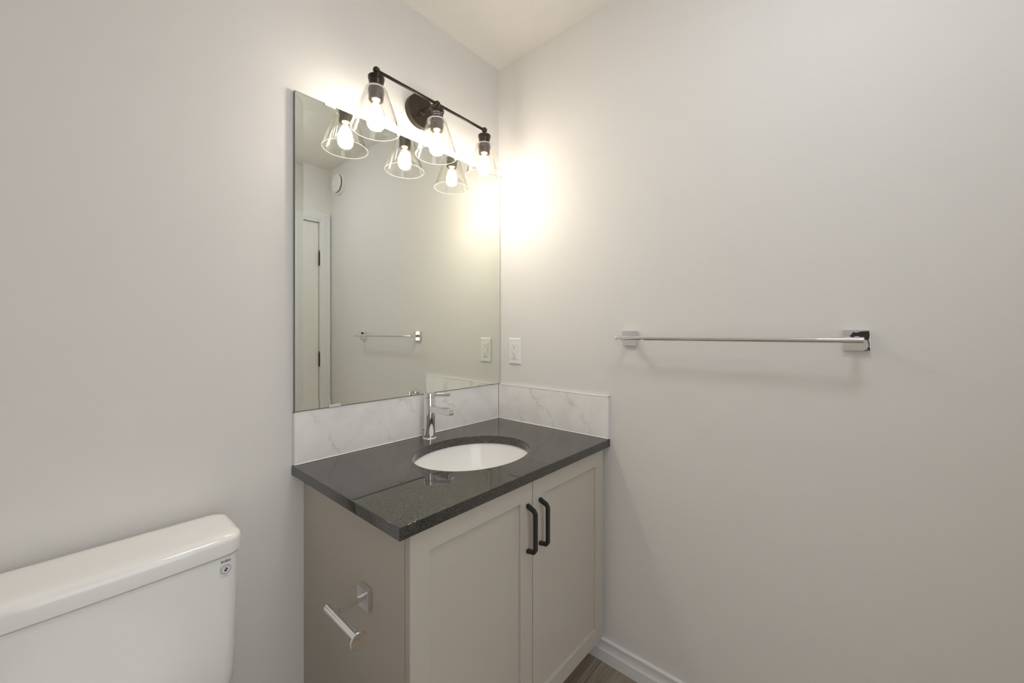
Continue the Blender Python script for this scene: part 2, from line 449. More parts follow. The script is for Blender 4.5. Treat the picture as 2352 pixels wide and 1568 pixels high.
def shaker(x0, x1, z0, z1):
    bm = bm_new(); st = 0.053; th = 0.0185; rec = 0.0075
    y0, y1 = YD, YD + th
    # frame front as one loft of the bevelled ring + recessed panel
    def ring(ix, y, iz=None):
        iz = ix if iz is None else iz
        return [Vector((x0 + ix, y, z0 + iz)), Vector((x1 - ix, y, z0 + iz)), Vector((x1 - ix, y, z1 - iz)), Vector((x0 + ix, y, z1 - iz))]
    e = 0.0012
    rings = [ring(0, y1), ring(0, y0 + e), ring(e, y0), ring(st - 0.001, y0), ring(st, y0 + 0.001), ring(st + 0.0008, y0 + rec - 0.0005), ring(st + 0.0015, y0 + rec)]
    loft(bm, rings, True, True)
    return bm
ZD0, ZD1 = 0.109, CB - 0.003
XM = -0.4440
def handle(xc, dr):
    # square-section arched pull: two angled legs and a straight grip
    z0, z1 = 0.598, 0.7355
    so = 0.029; w_ = 0.0058
    y = YD
    path = [((y + 0.000, z1 - 0.0045), 0.0060), ((y - 0.003, z1 - 0.006), 0.0060), ((y - so + 0.0045, z1 - 0.0145), 0.0056), ((y - so, z1 - 0.0215), 0.0054),
            ((y - so, (z0 + z1) / 2), 0.0052), ((y - so, z0 + 0.0150), 0.0054), ((y - so + 0.0035, z0 + 0.0085), 0.0056), ((y - 0.003, z0 + 0.0050), 0.0060), ((y, z0 + 0.0048), 0.0060)]
    bm = bm_new(); loops = []
    for i, ((py, pz), hw) in enumerate(path):
        a = path[max(0, i - 1)][0]; b = path[min(len(path) - 1, i + 1)][0]
        t = Vector((0, b[0] - a[0], b[1] - a[1])).normalized(); n = Vector((0, -t.z, t.y))
        if i in (0, len(path) - 1): n = Vector((0, 0, -1 if i else 1)) if False else Vector((0, 0, 1)) * (1 if n.z > 0 else -1)
        c = Vector((xc, py, pz)); X = Vector((1, 0, 0))
        th = 0.0048
        b_ = 0.0007
        loops.append([c + X * (hw - b_) + n * th, c + X * hw + n * (th - b_), c + X * hw - n * (th - b_), c + X * (hw - b_) - n * th,
                      c - X * (hw - b_) - n * th, c - X * hw - n * (th - b_), c - X * hw + n * (th - b_), c - X * (hw - b_) + n * th])
    loft(bm, loops)
    return obj('handle', bm, 'black', dr, label='black angular bar pull')
for x0, x1, xh in ((CX0, XM - 0.0015, XM - 0.0245), (XM + 0.0015, CX1, XM + 0.0335)):
    dr = obj('door', shaker(x0, x1, ZD0, ZD1), 'cabinet', V)
    ORG[dr] = ORG[V]
    handle(xh, dr)

# ------------------------------------------------------------------ worktop with oval cut-out
SX, SY, SA, SB = -0.4365, -0.2959, 0.2085, 0.1718
def worktop():
    bm = bm_new()
    X0, X1, Y0, Y1 = -0.8928, -0.0015, -0.568, -0.0015
    n = 96
    def rect_pt(t):
        c, s = math.cos(t), math.sin(t)
        # ray from sink centre to rectangle
        k = min(((X1 - SX) / c if c > 0 else (X0 - SX) / c) if abs(c) > 1e-9 else 1e9,
                ((Y1 - SY) / s if s > 0 else (Y0 - SY) / s) if abs(s) > 1e-9 else 1e9)
        return SX + c * k, SY + s * k
    angs = [2 * PI * k / n for k in range(n)]
    for cx, cy in ((X0, Y0), (X1, Y0), (X1, Y1), (X0, Y1)):
        a = math.atan2(cy - SY, cx - SX) % (2 * PI)
        j = min(range(len(angs)), key=lambda i: abs(angs[i] - a)); angs[j] = a
    angs.sort()
    def outer(ins, z):
        out = []
        for t in angs:
            x, y = rect_pt(t)
            x = min(max(x, X0 + ins), X1 - ins); y = min(max(y, Y0 + ins), Y1 - ins)
            out.append(Vector((x, y, z)))
        return out
    def inner(g, z):
        out = []
        for t in angs:
            c, s = math.cos(t), math.sin(t)
            r = 1 / math.sqrt((c / (SA + g)) ** 2 + (s / (SB + g)) ** 2)
            out.append(Vector((SX + c * r, SY + s * r, z)))
        return out
    e = 0.0016
    rings = [inner(0, CB), inner(0, CT - e), inner(e * 0.3, CT - e * 0.3), inner(e, CT), outer(e * 1.2, CT), outer(e * 0.35, CT - e * 0.35), outer(0, CT - e), outer(0, CB + e), outer(e, CB)]
    rows = loft(bm, rings + [rings[0]], False, False)
    bmesh.ops.remove_doubles(bm, verts=bm.verts[:], dist=1e-6)
    return bm
obj('worktop', worktop(), 'granite', label='dark speckled stone worktop with an oval sink cut-out on the vanity', cat='countertop', base=(-0.447, -0.285, CB))

# basin
def basin():
    bm = bm_new(); n = 72
    def E(g, z, dx=0): return ellipse(SX, SY, SA + g, SB + g, z, n)
    S = CB - 0.0004
    inner = [(0.004, S), (0.002, S - 0.006), (-0.004, S - 0.03), (-0.014, S - 0.065), (-0.035, S - 0.100), (-0.065, S - 0.125), (-0.11, S - 0.140), (-0.148, S - 0.146)]
    out = [(-0.150, S - 0.158), (-0.105, S - 0.154), (-0.055, S - 0.137), (-0.022, S - 0.110), (0.0, S - 0.07), (0.012, S - 0.02), (0.03, S - 0.014), (0.03, S)]
    loft(bm, [E(g, z) for g, z in inner + out][::1] + [E(0.004, S)], False, False)
    bmesh.ops.remove_doubles(bm, verts=bm.verts[:], dist=1e-6)
    return bm
B = root('sink_basin', (SX, SY, CB - 0.16), 'white oval undermount sink set below the dark worktop', 'sink')
obj('bowl', basin(), 'porcelain', B)
bm = bm_new(); lathe(bm, (SX, SY, CB - 0.1585), (0, 0, 1), [(0.0, 0), (0.022, 0), (0.032, 0.012), (0.032, 0.015), (0.026, 0.016), (0.022, 0.012), (0.0, 0.012)]); obj('drain', bm, 'chrome', B, label='chrome drain')

# ------------------------------------------------------------------ marble backsplash
ZS = 0.9848; TT = 0.009
XS = -0.8872
SP = root('marble_backsplash', (-0.445, -0.005, CT), 'low veined marble splash below the mirror, behind the faucet', 'backsplash')
bm = bm_new(); box(bm, XS, -0.2838, -TT, -0.0005, CT + 0.001, ZS - 0.002, 0.0006, 1); obj('tile', bm, 'marble', SP)
bm = bm_new(); box(bm, -0.2822, -TT, -TT, -0.0005, CT + 0.001, ZS - 0.002, 0.0006, 1); obj('tile', bm, 'marble', SP)
bm = bm_new(); box(bm, -0.2840, -0.2820, -TT + 0.0008, -0.001, CT + 0.001, ZS - 0.002); obj('grout_joint', bm, 'caulk', SP)
bm = bm_new()
box(bm, XS - 0.003, -TT, -TT - 0.0008, -0.0003, ZS - 0.002, ZS + 0.0008, 0.0005, 1)
box(bm, XS - 0.003, XS, -TT - 0.0008, -0.0003, CT + 0.0005, ZS + 0.0008, 0.0005, 1)
obj('edge_trim', bm, 'alu', SP, label='thin metal edge strip')
bm = bm_new(); box(bm, XS, -TT, -TT - 0.0022, -TT + 0.001, CT + 0.0001, CT + 0.0025, 0.001, 1); obj('caulk_bead', bm, 'caulk', SP)
YS = -0.5645
SR = root('marble_backsplash', (-0.005, -0.28, CT), 'low veined marble splash on the right wall at the worktop end', 'backsplash')
bm = bm_new(); box(bm, -TT, -0.0005, YS, -TT - 0.001, CT + 0.001, ZS - 0.002, 0.0006, 1); obj('tile', bm, 'marble', SR)
bm = bm_new()
box(bm, -TT - 0.0008, -0.0003, YS - 0.003, -TT - 0.001, ZS - 0.002, ZS + 0.0008, 0.0005, 1)
box(bm, -TT - 0.0008, -0.0003, YS - 0.003, YS, CT + 0.0005, ZS + 0.0008, 0.0005, 1)
obj('edge_trim', bm, 'alu', SR, label='thin metal edge strip')
bm = bm_new(); box(bm, -TT - 0.0022, -TT + 0.001, YS, -TT - 0.001, CT + 0.0001, CT + 0.0025, 0.001, 1); obj('caulk_bead', bm, 'caulk', SR)

# ------------------------------------------------------------------ mirror with bevelled border
MX0, MX1, MZ0, MZ1 = -0.8875, -0.0025, 0.9875, 1.9365
MY = -0.0105
MR = root('wall_mirror', (-0.445, -0.005, MZ0), 'large frameless mirror with a narrow slanted border above the marble splash', 'mirror')
bm = bm_new()
def mring(i, y): return [Vector((MX0 + i, y, MZ0 + i)), Vector((MX1 - i, y, MZ0 + i)), Vector((MX1 - i, y, MZ1 - i)), Vector((MX0 + i, y, MZ1 - i))]
BW = 0.0235; BR = 0.00105
inn = mring(BW, MY); out = mring(0, MY)
bm.faces.new([bm.verts.new(p) for p in inn])
for k in range(4):          # four slanted border strips, the upright ones a little steeper
    rise = BR * (0.35 if k in (0, 2) else 1.0); j = (k + 1) % 4; dy = Vector((0, -rise, 0))
    bm.faces.new([bm.verts.new(p) for p in (out[k] + dy, out[j] + dy, inn[j], inn[k])])
o = obj('mirror_glass', bm, 'mirror', MR, flat=True)
bm = bm_new()
loft(bm, [mring(0, MY - BR), mring(-0.0004, MY - BR + 0.0004), mring(-0.0004, -0.001)], False, True)
obj('mirror_edge', bm, 'mirroredge', MR, flat=True, label='dark polished glass edge')
for xa, xb, zz, s in ((-0.789, -0.751, MZ0, 1), (-0.140, -0.100, MZ0, 1), (-0.802, -0.768, MZ1, -1), (-0.120, -0.085, MZ1, -1)):
    bm = bm_new()
    z0, z1 = sorted((zz - s * 0.001, zz + s * 0.006))
    box(bm, xa, xb, MY - BR - 0.0028, MY - BR - 0.0006, z0, z1, 0.0006, 1)
    obj('mirror_clip', bm, 'rubberclear', MR, label='small clear mirror clip')

# ------------------------------------------------------------------ vanity light
VX = [-0.683, -0.443, -0.203]; VY = -0.1125; VZ = 2.049
VL = root('vanity_light', (-0.443, -0.001, 2.058), 'dark bronze three-light vanity fixture with clear cone shades above the mirror', 'wall light')
bm = bm_new()
lathe(bm, (-0.443, -0.0008, 2.058), (0, -1, 0), [(0.0615, 0), (0.0615, 0.018), (0.0605, 0.0205), (0.058, 0.0215), (0.0, 0.0215)], 72)
obj('backplate', bm, 'bronze', VL)
bm = bm_new()
cyl(bm, (-0.443, -0.020, 2.053), (-0.443, VY + 0.008, VZ + 0.001), 0.0072)
lathe(bm, (-0.443, -0.0215, 2.053), (0, -1, 0), [(0.012, 0), (0.012, 0.003), (0.008, 0.006)], 32)
obj('arm', bm, 'bronze', VL)
bm = bm_new(); cyl(bm, (VX[0], VY, VZ), (VX[2], VY, VZ), 0.0052, 24); obj('cross_bar', bm, 'bronze', VL)
for dx, dz in ((0.028, -0.038), (-0.028, -0.036)):
    bm = bm_new(); sphere(bm, (-0.443 + dx, -0.0225, 2.058 + dz), 0.0035, n=16); obj('screw', bm, 'bronze', VL)

def text_mesh(body, size, depth=0.0):
    cu = bpy.data.curves.new('text', 'FONT'); cu.body = body; cu.size = size; cu.align_x = 'CENTER'; cu.align_y = 'CENTER'
    cu.extrude = depth; cu.resolution_u = 3
    ob = bpy.data.objects.new('tmp_text', cu); COL.objects.link(ob)
    bpy.context.view_layer.update()
    me = bpy.data.meshes.new_from_object(ob.evaluated_get(bpy.context.evaluated_depsgraph_get()))
    bpy.data.objects.remove(ob); bpy.data.curves.remove(cu)
    return me

shade_prof_out = [(0.0235, 0), (0.031, 0.0005), (0.0335, 0.003), (0.0348, 0.007), (0.0375, 0.015), (0.0445, 0.035), (0.055, 0.066), (0.0655, 0.098), (0.0748, 0.1258), (0.0760, 0.1285)]
SHTOP = 1.9905
for i, x in enumerate(VX):
    # knuckle ball + stem + socket
    bm = bm_new()
    sphere(bm, (x, VY, VZ), 0.0112)
    cyl(bm, (x, VY, VZ - 0.005), (x, VY, VZ - 0.022), 0.0062, 24)
    obj('knuckle', bm, 'bronze', VL)
    bm = bm_new()
    zt = VZ - 0.0205
    lathe(bm, (x, VY, zt), (0, 0, -1), [(0.0, 0), (0.022, 0), (0.0252, 0.0015), (0.0255, 0.004), (0.0242, 0.0048), (0.0242, 0.006), (0.0252, 0.0068), (0.0250, 0.009),
          (0.0236, 0.0098), (0.0236, 0.011), (0.0242, 0.012), (0.0236, 0.0145), (0.0222, 0.019), (0.0217, 0.026), (0.0217, 0.037)], 48)
    sk = obj('socket', bm, 'bronze', VL)
    bm = bm_new()   # inner cup below the glass collar
    lathe(bm, (x, VY, SHTOP - 0.003), (0, 0, -1), [(0.0218, 0), (0.0245, 0.001), (0.0245, 0.010), (0.0225, 0.012), (0.0225, 0.034), (0.0205, 0.036), (0.0195, 0.034), (0.0190, 0.012), (0.0, 0.012)], 48)
    obj('socket_cup', bm, 'bronze', VL)
    # glass shade: closed thin wall
    th = 0.0022
    outer = [(r, h) for r, h in shade_prof_out]
    inner = [(r - th, h if k else th) for k, (r, h) in enumerate(shade_prof_out)][::-1]
    inner[-1] = (0.0235, th); inner[-2] = (0.0295, th + 0.0008)
    bm = bm_new()
    lathe(bm, (x, VY, SHTOP), (0, 0, -1), outer + [(0.0762, 0.1295), (0.0752, 0.1302), (0.0742, 0.1295)] + inner + [outer[0]], 72, False, False)
    bmesh.ops.remove_doubles(bm, verts=bm.verts[:], dist=1e-6)
    gsh = obj('glass_shade', bm, 'glass', VL, label='clear glass cone shade')
    for nm, prof in (('shade_rim', [(0.0750 + 0.0010 * math.cos(t), 0.1296 + 0.0009 * math.sin(t)) for t in [2 * PI * q / 10 for q in range(11)]]),
                     ('shade_collar', [(0.0240, -0.0006), (0.0305, -0.0004), (0.0338, 0.0015), (0.0356, 0.0068), (0.0346, 0.0070), (0.0325, 0.0028), (0.0300, 0.0018), (0.0240, 0.0016), (0.0240, -0.0006)])):
        bm = bm_new(); lathe(bm, (x, VY, SHTOP), (0, 0, -1), prof, 72, False, False)
        bmesh.ops.remove_doubles(bm, verts=bm.verts[:], dist=1e-6)
        ORG[gsh] = ORG[VL]; obj(nm, bm, 'edgeglass', gsh, label='bright glass edge')
    # bulb
    bm = bm_new()
    lathe(bm, (x, VY, 1.975), (0, 0, -1), [(0.0, 0), (0.0128, 0.0), (0.0132, 0.004), (0.0125, 0.006), (0.0132, 0.008), (0.0125, 0.010), (0.0132, 0.012), (0.0125, 0.014), (0.0132, 0.016), (0.0135, 0.020)], 32)
    obj('bulb_base', bm, 'brass', VL)
    bm = bm_new()
    lathe(bm, (x, VY, 1.9560), (0, 0, -1), [(0.0135, 0), (0.0145, 0.008), (0.0185, 0.020), (0.0235, 0.034), (0.0275, 0.046), (0.0288, 0.056), (0.0275, 0.067), (0.0225, 0.078), (0.0135, 0.085), (0.0, 0.0875)], 32)
    g = obj('bulb', bm, 'bulbglass', VL, label='clear bulb, lit')
    bm = bm_new()
    lathe(bm, (x, VY, 1.9480), (0, 0, -1), [(0.0, 0), (0.008, 0.003), (0.013, 0.013), (0.019, 0.025), (0.0235, 0.038), (0.0245, 0.048), (0.0225, 0.059), (0.015, 0.0695), (0.0, 0.074)], 24)
    obj('filament', bm, 'glow', g, label='glowing filament cluster')
    if i == 1:
        # rating print wrapped round the socket, facing the room
        for body, sz, zc in (('BULB MAX 60W', 0.0052, zt - 0.0185), ('MAX TYPE A', 0.0060, zt - 0.0262)):
            me = text_mesh(body, sz)
            bm = bm_new(); bm.from_mesh(me); bpy.data.meshes.remove(me)
            R = 0.0219 if sz > 0.0055 else 0.0229; a0 = math.radians(-118)
            bmesh.ops.subdivide_edges(bm, edges=[e for e in bm.edges if e.calc_length() > 0.003], cuts=2)
            for v in bm.verts:
                a = a0 + v.co.x / R
                v.co = Vector((x + R * math.cos(a), VY + R * math.sin(a), zc + v.co.y))
            obj('rating_print', bm, 'inkwhite', sk, label='white printed rating text', flat=True)
VL.rotation_euler = (0, math.radians(0.75), 0)

# ------------------------------------------------------------------ faucet
FX, FY = -0.4360, -0.0580
F = root('faucet', (FX, FY, CT), 'chrome single-lever faucet with a flat spout behind the sink', 'faucet')
bm = bm_new()
lathe(bm, (FX, FY, CT), (0, 0, 1), [(0.0258, 0), (0.0258, 0.0018), (0.0245, 0.0032), (0.0215, 0.0042), (0.0208, 0.006)], 64); obj('base_ring', bm, 'chrome', F)
bm = bm_new()
lathe(bm, (FX, FY, CT), (0, 0, 1), [(0.0208, 0.003), (0.0208, 0.1500), (0.0202, 0.1512), (0.0202, 0.1525)], 64); obj('faucet_body', bm, 'chrome', F)
bm = bm_new(); box(bm, FX - 0.0125, FX + 0.0125, FY - 0.124, FY + 0.002, 0.9285, 0.9515, 0.0018, 3); obj('spout', bm, 'chrome', F)
bm = bm_new(); cyl(bm, (FX, FY - 0.112, 0.9270), (FX, FY - 0.112, 0.9290), 0.0095); obj('aerator', bm, 'chrome', F)
bm = bm_new()
lathe(bm, (FX, FY, CT), (0, 0, 1), [(0.0204, 0.1530), (0.0210, 0.1540), (0.0210, 0.1668), (0.0202, 0.1680), (0.0, 0.1682)], 64)
lv = obj('lever_handle', bm, 'chrome', F)
bm = bm_new()
box(bm, FX + 0.012, FX + 0.079, FY - 0.0058, FY + 0.0058, 0.9838, 0.9957, 0.0014, 3, rot=Matrix.Rotation(math.radians(-48.5), 4, 'Z'), piv=(FX, FY, 0.99))
obj('lever_blade', bm, 'chrome', lv)
bm = bm_new()
cyl(bm, (FX, FY + 0.024, CT), (FX, FY + 0.024, CT + 0.030), 0.0022, 16)
lathe(bm, (FX, FY + 0.024, CT + 0.029), (0, 0, 1), [(0.0022, 0), (0.0052, 0.001), (0.0056, 0.003), (0.0056, 0.008), (0.0048, 0.0095), (0, 0.010)], 24)
bmesh.ops.translate(bm, verts=bm.verts[:], vec=(-0.012, 0, 0))
obj('lift_rod', bm, 'chrome', F, label='small chrome lift rod')

# ------------------------------------------------------------------ towel bar
TB = root('towel_bar', (-0.001, -0.952, 1.2015), 'long chrome towel bar on the bare right wall', 'towel bar')
for yc in (-0.6475, -1.2565):
    bm = bm_new(); box(bm, -0.0115, -0.0006, yc - 0.0262, yc + 0.0262, 1.2015 - 0.0262, 1.2015 + 0.0262, 0.0012, 2); obj('wall_plate', bm, 'chrome', TB)
    bm = bm_new(); box(bm, -0.060, -0.0105, yc - 0.0075, yc + 0.0075, 1.2015 - 0.0075, 1.2015 + 0.0075, 0.001, 2); obj('post', bm, 'chrome', TB)
bm = bm_new()
cyl(bm, (-0.064, -0.6230, 1.2020), (-0.064, -0.6598, 1.2020), 0.0078, 32, 0.0008)
cyl(bm, (-0.064, -1.2320, 1.2020), (-0.064, -1.2700, 1.2020), 0.0078, 32, 0.0008)
cyl(bm, (-0.064, -0.6590, 1.2020), (-0.064, -1.2330, 1.2020), 0.0070, 32)
obj('rail', bm, 'chrome', TB)

# irregular dark patch on the far plate
M['patch'] = plain('dark_glossy_patch', (0.07, 0.065, 0.065), 0.12, metal=0.8)
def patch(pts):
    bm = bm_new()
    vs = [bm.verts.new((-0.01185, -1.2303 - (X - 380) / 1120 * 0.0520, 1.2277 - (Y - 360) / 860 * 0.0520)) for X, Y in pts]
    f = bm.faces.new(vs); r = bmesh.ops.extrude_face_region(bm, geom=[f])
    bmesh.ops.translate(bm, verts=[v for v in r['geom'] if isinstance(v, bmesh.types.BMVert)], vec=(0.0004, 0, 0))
    return obj('dark_patch', bm, 'patch', TB, label='dark irregular patch on the plate', flat=True)
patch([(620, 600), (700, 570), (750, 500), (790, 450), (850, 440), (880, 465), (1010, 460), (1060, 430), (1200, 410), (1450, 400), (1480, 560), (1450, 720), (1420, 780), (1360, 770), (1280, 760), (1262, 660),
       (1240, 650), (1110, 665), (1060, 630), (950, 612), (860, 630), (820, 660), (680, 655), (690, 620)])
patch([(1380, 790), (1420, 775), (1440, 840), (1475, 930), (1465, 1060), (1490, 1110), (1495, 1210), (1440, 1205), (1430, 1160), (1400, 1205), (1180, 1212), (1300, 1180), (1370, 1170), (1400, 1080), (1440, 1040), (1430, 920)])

# ------------------------------------------------------------------ electrical outlet
OY, OZ = -0.1020, 1.1385
O = root('electrical_outlet', (0, OY, OZ), 'white wall outlet with test buttons beside the mirror', 'outlet')
def plate(xw, hy, hz, d0, r=0.002):
    bm = bm_new()
    def rg(i, x): return [Vector((x, OY - hy + i, OZ - hz + i)), Vector((x, OY + hy - i, OZ - hz + i)), Vector((x, OY + hy - i, OZ + hz - i)), Vector((x, OY - hy + i, OZ + hz - i))]
    loft(bm, [rg(0, -0.0004), rg(0, -0.0015), rg(0.0035, -xw), ], True, True); return bm
bm = plate(0.0055, 0.0352, 0.0575, 0); obj('cover_plate', bm, 'plastic', O, flat=True)
bm = bm_new(); box(bm, -0.0078, -0.004, OY - 0.0165, OY + 0.0165, OZ - 0.0335, OZ + 0.0335, 0.0008, 2); rc = obj('receptacle', bm, 'plastic', O)
for zc in (0.0205, -0.0205):
    for yy, hh in ((0.0062, 0.0040), (-0.0062, 0.0032)):
        bm = bm_new(); box(bm, -0.00795, -0.006, OY + yy - 0.0009, OY + yy + 0.0009, OZ + zc + 0.004 - hh, OZ + zc + 0.004 + hh)
        obj('blade_slot', bm, 'greyslot', rc, label='grey slot')
    bm = bm_new(); cyl(bm, (-0.006, OY, OZ + zc - 0.0068), (-0.00798, OY, OZ + zc - 0.0068), 0.0024, 16)
    obj('ground_hole', bm, 'dark', rc, label='dark round hole')
for yy, zz in ((0.0125, 0.0005), (0.0125, -0.0055), (-0.0125, 0.0)):
    bm = bm_new(); box(bm, -0.00798, -0.006, OY + yy - 0.0011, OY + yy + 0.0011, OZ + zz - 0.0012, OZ + zz + 0.0012)
    obj('indicator', bm, 'greyslot', rc, label='tiny dark indicator')
for z0 in (0.0012, -0.0075):
    bm = bm_new(); box(bm, -0.0088, -0.006, OY - 0.008, OY + 0.008, OZ + z0, OZ + z0 + 0.0062, 0.0006, 2); obj('button', bm, 'plastic', rc)
for zc in (0.048, -0.048):
    bm = bm_new(); lathe(bm, (-0.0054, OY, OZ + zc), (-1, 0, 0), [(0.0027, 0), (0.0024, 0.0006), (0.0, 0.0008)], 20); obj('screw', bm, 'plastic', O)

# ------------------------------------------------------------------ toilet paper holder on the cabinet side
PZ, PY = 0.592, -0.3765
PX = CX0
TP = root('toilet_paper_holder', (PX, PY, PZ), 'empty chrome toilet paper holder on the cabinet side', 'toilet paper holder')
bm = bm_new(); box(bm, PX - 0.0125, PX - 0.0004, PY - 0.025, PY + 0.025, PZ - 0.025, PZ + 0.025, 0.0012, 2); obj('wall_plate', bm, 'chrome', TP)
bm = bm_new(); box(bm, PX - 0.078, PX - 0.012, PY - 0.0042, PY + 0.0042, PZ - 0.0065, PZ + 0.0065, 0.001, 2); obj('arm', bm, 'chrome', TP)
bm = bm_new(); xb = PX - 0.082
cyl(bm, (xb, PY + 0.028, PZ), (xb, PY - 0.006, PZ), 0.0086, 32, 0.0008)
cyl(bm, (xb, PY - 0.0055, PZ), (xb, PY - 0.118, PZ), 0.0080, 32)
obj('roll_bar', bm, 'chrome', TP)
bm = bm_new(); lathe(bm, (xb, PY - 0.115, PZ), (0, -1, 0), [(0.008, 0), (0.0165, 0.001), (0.0185, 0.0025), (0.0185, 0.0055), (0.0178, 0.0064), (0.0, 0.0068)], 48); obj('end_cap', bm, 'chrome', TP)

# ------------------------------------------------------------------ round air valve on the right wall (seen in the mirror)
VYc, VZc = -1.608, 2.302
A = root('air_vent', (0, VYc, VZc), 'round white air vent high on the right wall, seen in the mirror', 'vent')
bm = bm_new()
lathe(bm, (-0.0004, VYc, VZc), (-1, 0, 0), [(0.078, 0), (0.078, 0.008), (0.075, 0.014), (0.066, 0.017), (0.060, 0.014), (0.054, 0.008), (0.0, 0.008)], 64); obj('vent_ring', bm, 'ventplastic', A)
bm = bm_new()
cyl(bm, (-0.007, VYc, VZc), (-0.03, VYc, VZc), 0.012)
lathe(bm, (-0.022, VYc, VZc), (-1, 0, 0), [(0.0, 0), (0.055, 0.0), (0.0635, 0.004), (0.065, 0.008), (0.063, 0.013), (0.052, 0.014), (0.045, 0.010), (0.0, 0.009)], 64)
obj('vent_disc', bm, 'ventplastic', A)

# ------------------------------------------------------------------ toilet
TX = -1.2935
TO = root('toilet', (TX, -0.35, 0), 'white two-piece toilet with a closed lid beside the vanity', 'toilet')
def tank_body():
    bm = bm_new(); loops = []
    hxt = 0.2275; yb = -0.030; yf = -0.182
    secs = [(0.372, -0.070, -0.040), (0.374, -0.045, -0.026), (0.382, -0.026, -0.014), (0.395, -0.014, -0.007), (0.415, -0.0085, -0.003), (0.445, -0.0055, -0.0015), (0.50, -0.004, 0.0), (0.60, -0.002, 0.0), (0.70, 0.0, 0.0), (0.7120, 0.0, 0.0), (0.7132, -0.0012, -0.0012), (0.7150, -0.010, -0.010), (0.7164, -0.014, -0.014)]
    for z, dx, dy in secs:
        hx = hxt + dx; f = yf - dy; b_ = yb + dy
        loops.append(rrect(TX, (f + b_) / 2, hx, (b_ - f) / 2, min(0.030, (b_ - f) / 2 - 0.001), z, 8, 0.006))
    loft(bm, loops); return bm
obj('tank', tank_body(), 'porcelain', TO)
def tank_lid():
    bm = bm_new(); loops = []
    yb, yf = -0.0215, -0.1905; hx = 0.2335
    secs = [(0.7165, -0.016), (0.7168, -0.005), (0.7188, -0.0015), (0.722, 0.0), (0.746, 0.0), (0.752, -0.0015), (0.7573, -0.0052), (0.7612, -0.011), (0.7632, -0.018), (0.7641, -0.030), (0.7645, -0.050)]
    for z, d_ in secs:
        loops.append(rrect(TX, (yb + yf) / 2, hx + d_, (yb - yf) / 2 + d_, max(0.010, 0.036 + d_ * 0.6), z, 8, 0.007))
    loft(bm, loops); return bm
lid = obj('tank_lid', tank_lid(), 'porcelain', TO)
# bowl, pedestal, seat, closed lid (below the frame; reflected in the tank)
def bowl_body():
    bm = bm_new(); loops = []
    for z, a, b, cy, fr in ((0.0, 0.115, 0.25, -0.37, 1.0), (0.02, 0.115, 0.25, -0.37, 1.0), (0.10, 0.105, 0.22, -0.36, 1.0), (0.20, 0.11, 0.21, -0.35, 1.05), (0.29, 0.145, 0.215, -0.36, 1.25),
                            (0.35, 0.17, 0.22, -0.38, 1.4), (0.385, 0.178, 0.222, -0.39, 1.45), (0.392, 0.170, 0.216, -0.39, 1.45)):
        loops.append(ellipse(TX, cy, a, b, z, 64, fr))
    loft(bm, loops)
    box(bm, TX - 0.15, TX + 0.15, -0.26, -0.045, 0.24, 0.371, 0.03, 4)
    return bm
obj('bowl', bowl_body(), 'porcelain', TO)
bm = bm_new(); loft(bm, [ellipse(TX, -0.43, 0.18 + d_, 0.19 + d_, z, 64, 1.45) for z, d_ in ((0.393, -0.006), (0.396, 0), (0.410, 0), (0.413, -0.004))]); obj('seat', bm, 'seatplastic', TO)
bm = bm_new(); loft(bm, [ellipse(TX, -0.43, 0.18 + d_, 0.19 + d_, z, 64, 1.45) for z, d_ in ((0.4145, -0.008), (0.417, 0.001), (0.428, 0.0), (0.434, -0.008), (0.437, -0.03), (0.438, -0.1))]); obj('seat_lid', bm, 'seatplastic', TO)
bm = bm_new()
lathe(bm, (TX - 0.195, -0.184, 0.665), (0, -1, 0), [(0.013, 0), (0.013, 0.006), (0.007, 0.008), (0.007, 0.02), (0.0, 0.021)], 32)
box(bm, TX - 0.206, TX - 0.150, -0.209, -0.199, 0.658, 0.672, 0.003, 3)
obj('flush_lever', bm, 'chrome', TO, label='chrome flush lever')

# maker's mark and water label on the tank front
YT = -0.182
def tank_y(x): return YT - 0.006 * max(0, 1 - ((x - TX) / 0.2275) ** 2)
def decal(name, polys, mat, parent, off=0.0003, label=None):
    bm = bm_new()
    for poly in polys:
        vs = [bm.verts.new((x, tank_y(x) - off, z)) for x, z in poly]
        if len(vs) >= 3:
            try: bm.faces.new(vs)
            except Exception: pass
    return obj(name, bm, mat, parent, label=label, flat=True)
def ring_polys(cx, cz, ro, ri, n=40, roz=None, riz=None):
    roz = roz or ro; riz = riz or ri; out = []
    for k in range(n):
        a, b = 2 * PI * k / n, 2 * PI * (k + 1) / n
        out.append([(cx + ro * math.cos(a), cz + roz * math.sin(a)), (cx + ro * math.cos(b), cz + roz * math.sin(b)),
                    (cx + ri * math.cos(b), cz + riz * math.sin(b)), (cx + ri * math.cos(a), cz + riz * math.sin(a))])
    return out
tank = [c for c in TO.children if c.name.startswith('tank') and 'lid' not in c.name][0]
LX, LZ = -1.0965, 0.7028
hh = 0.0026; wv = 0.0046
polys = []
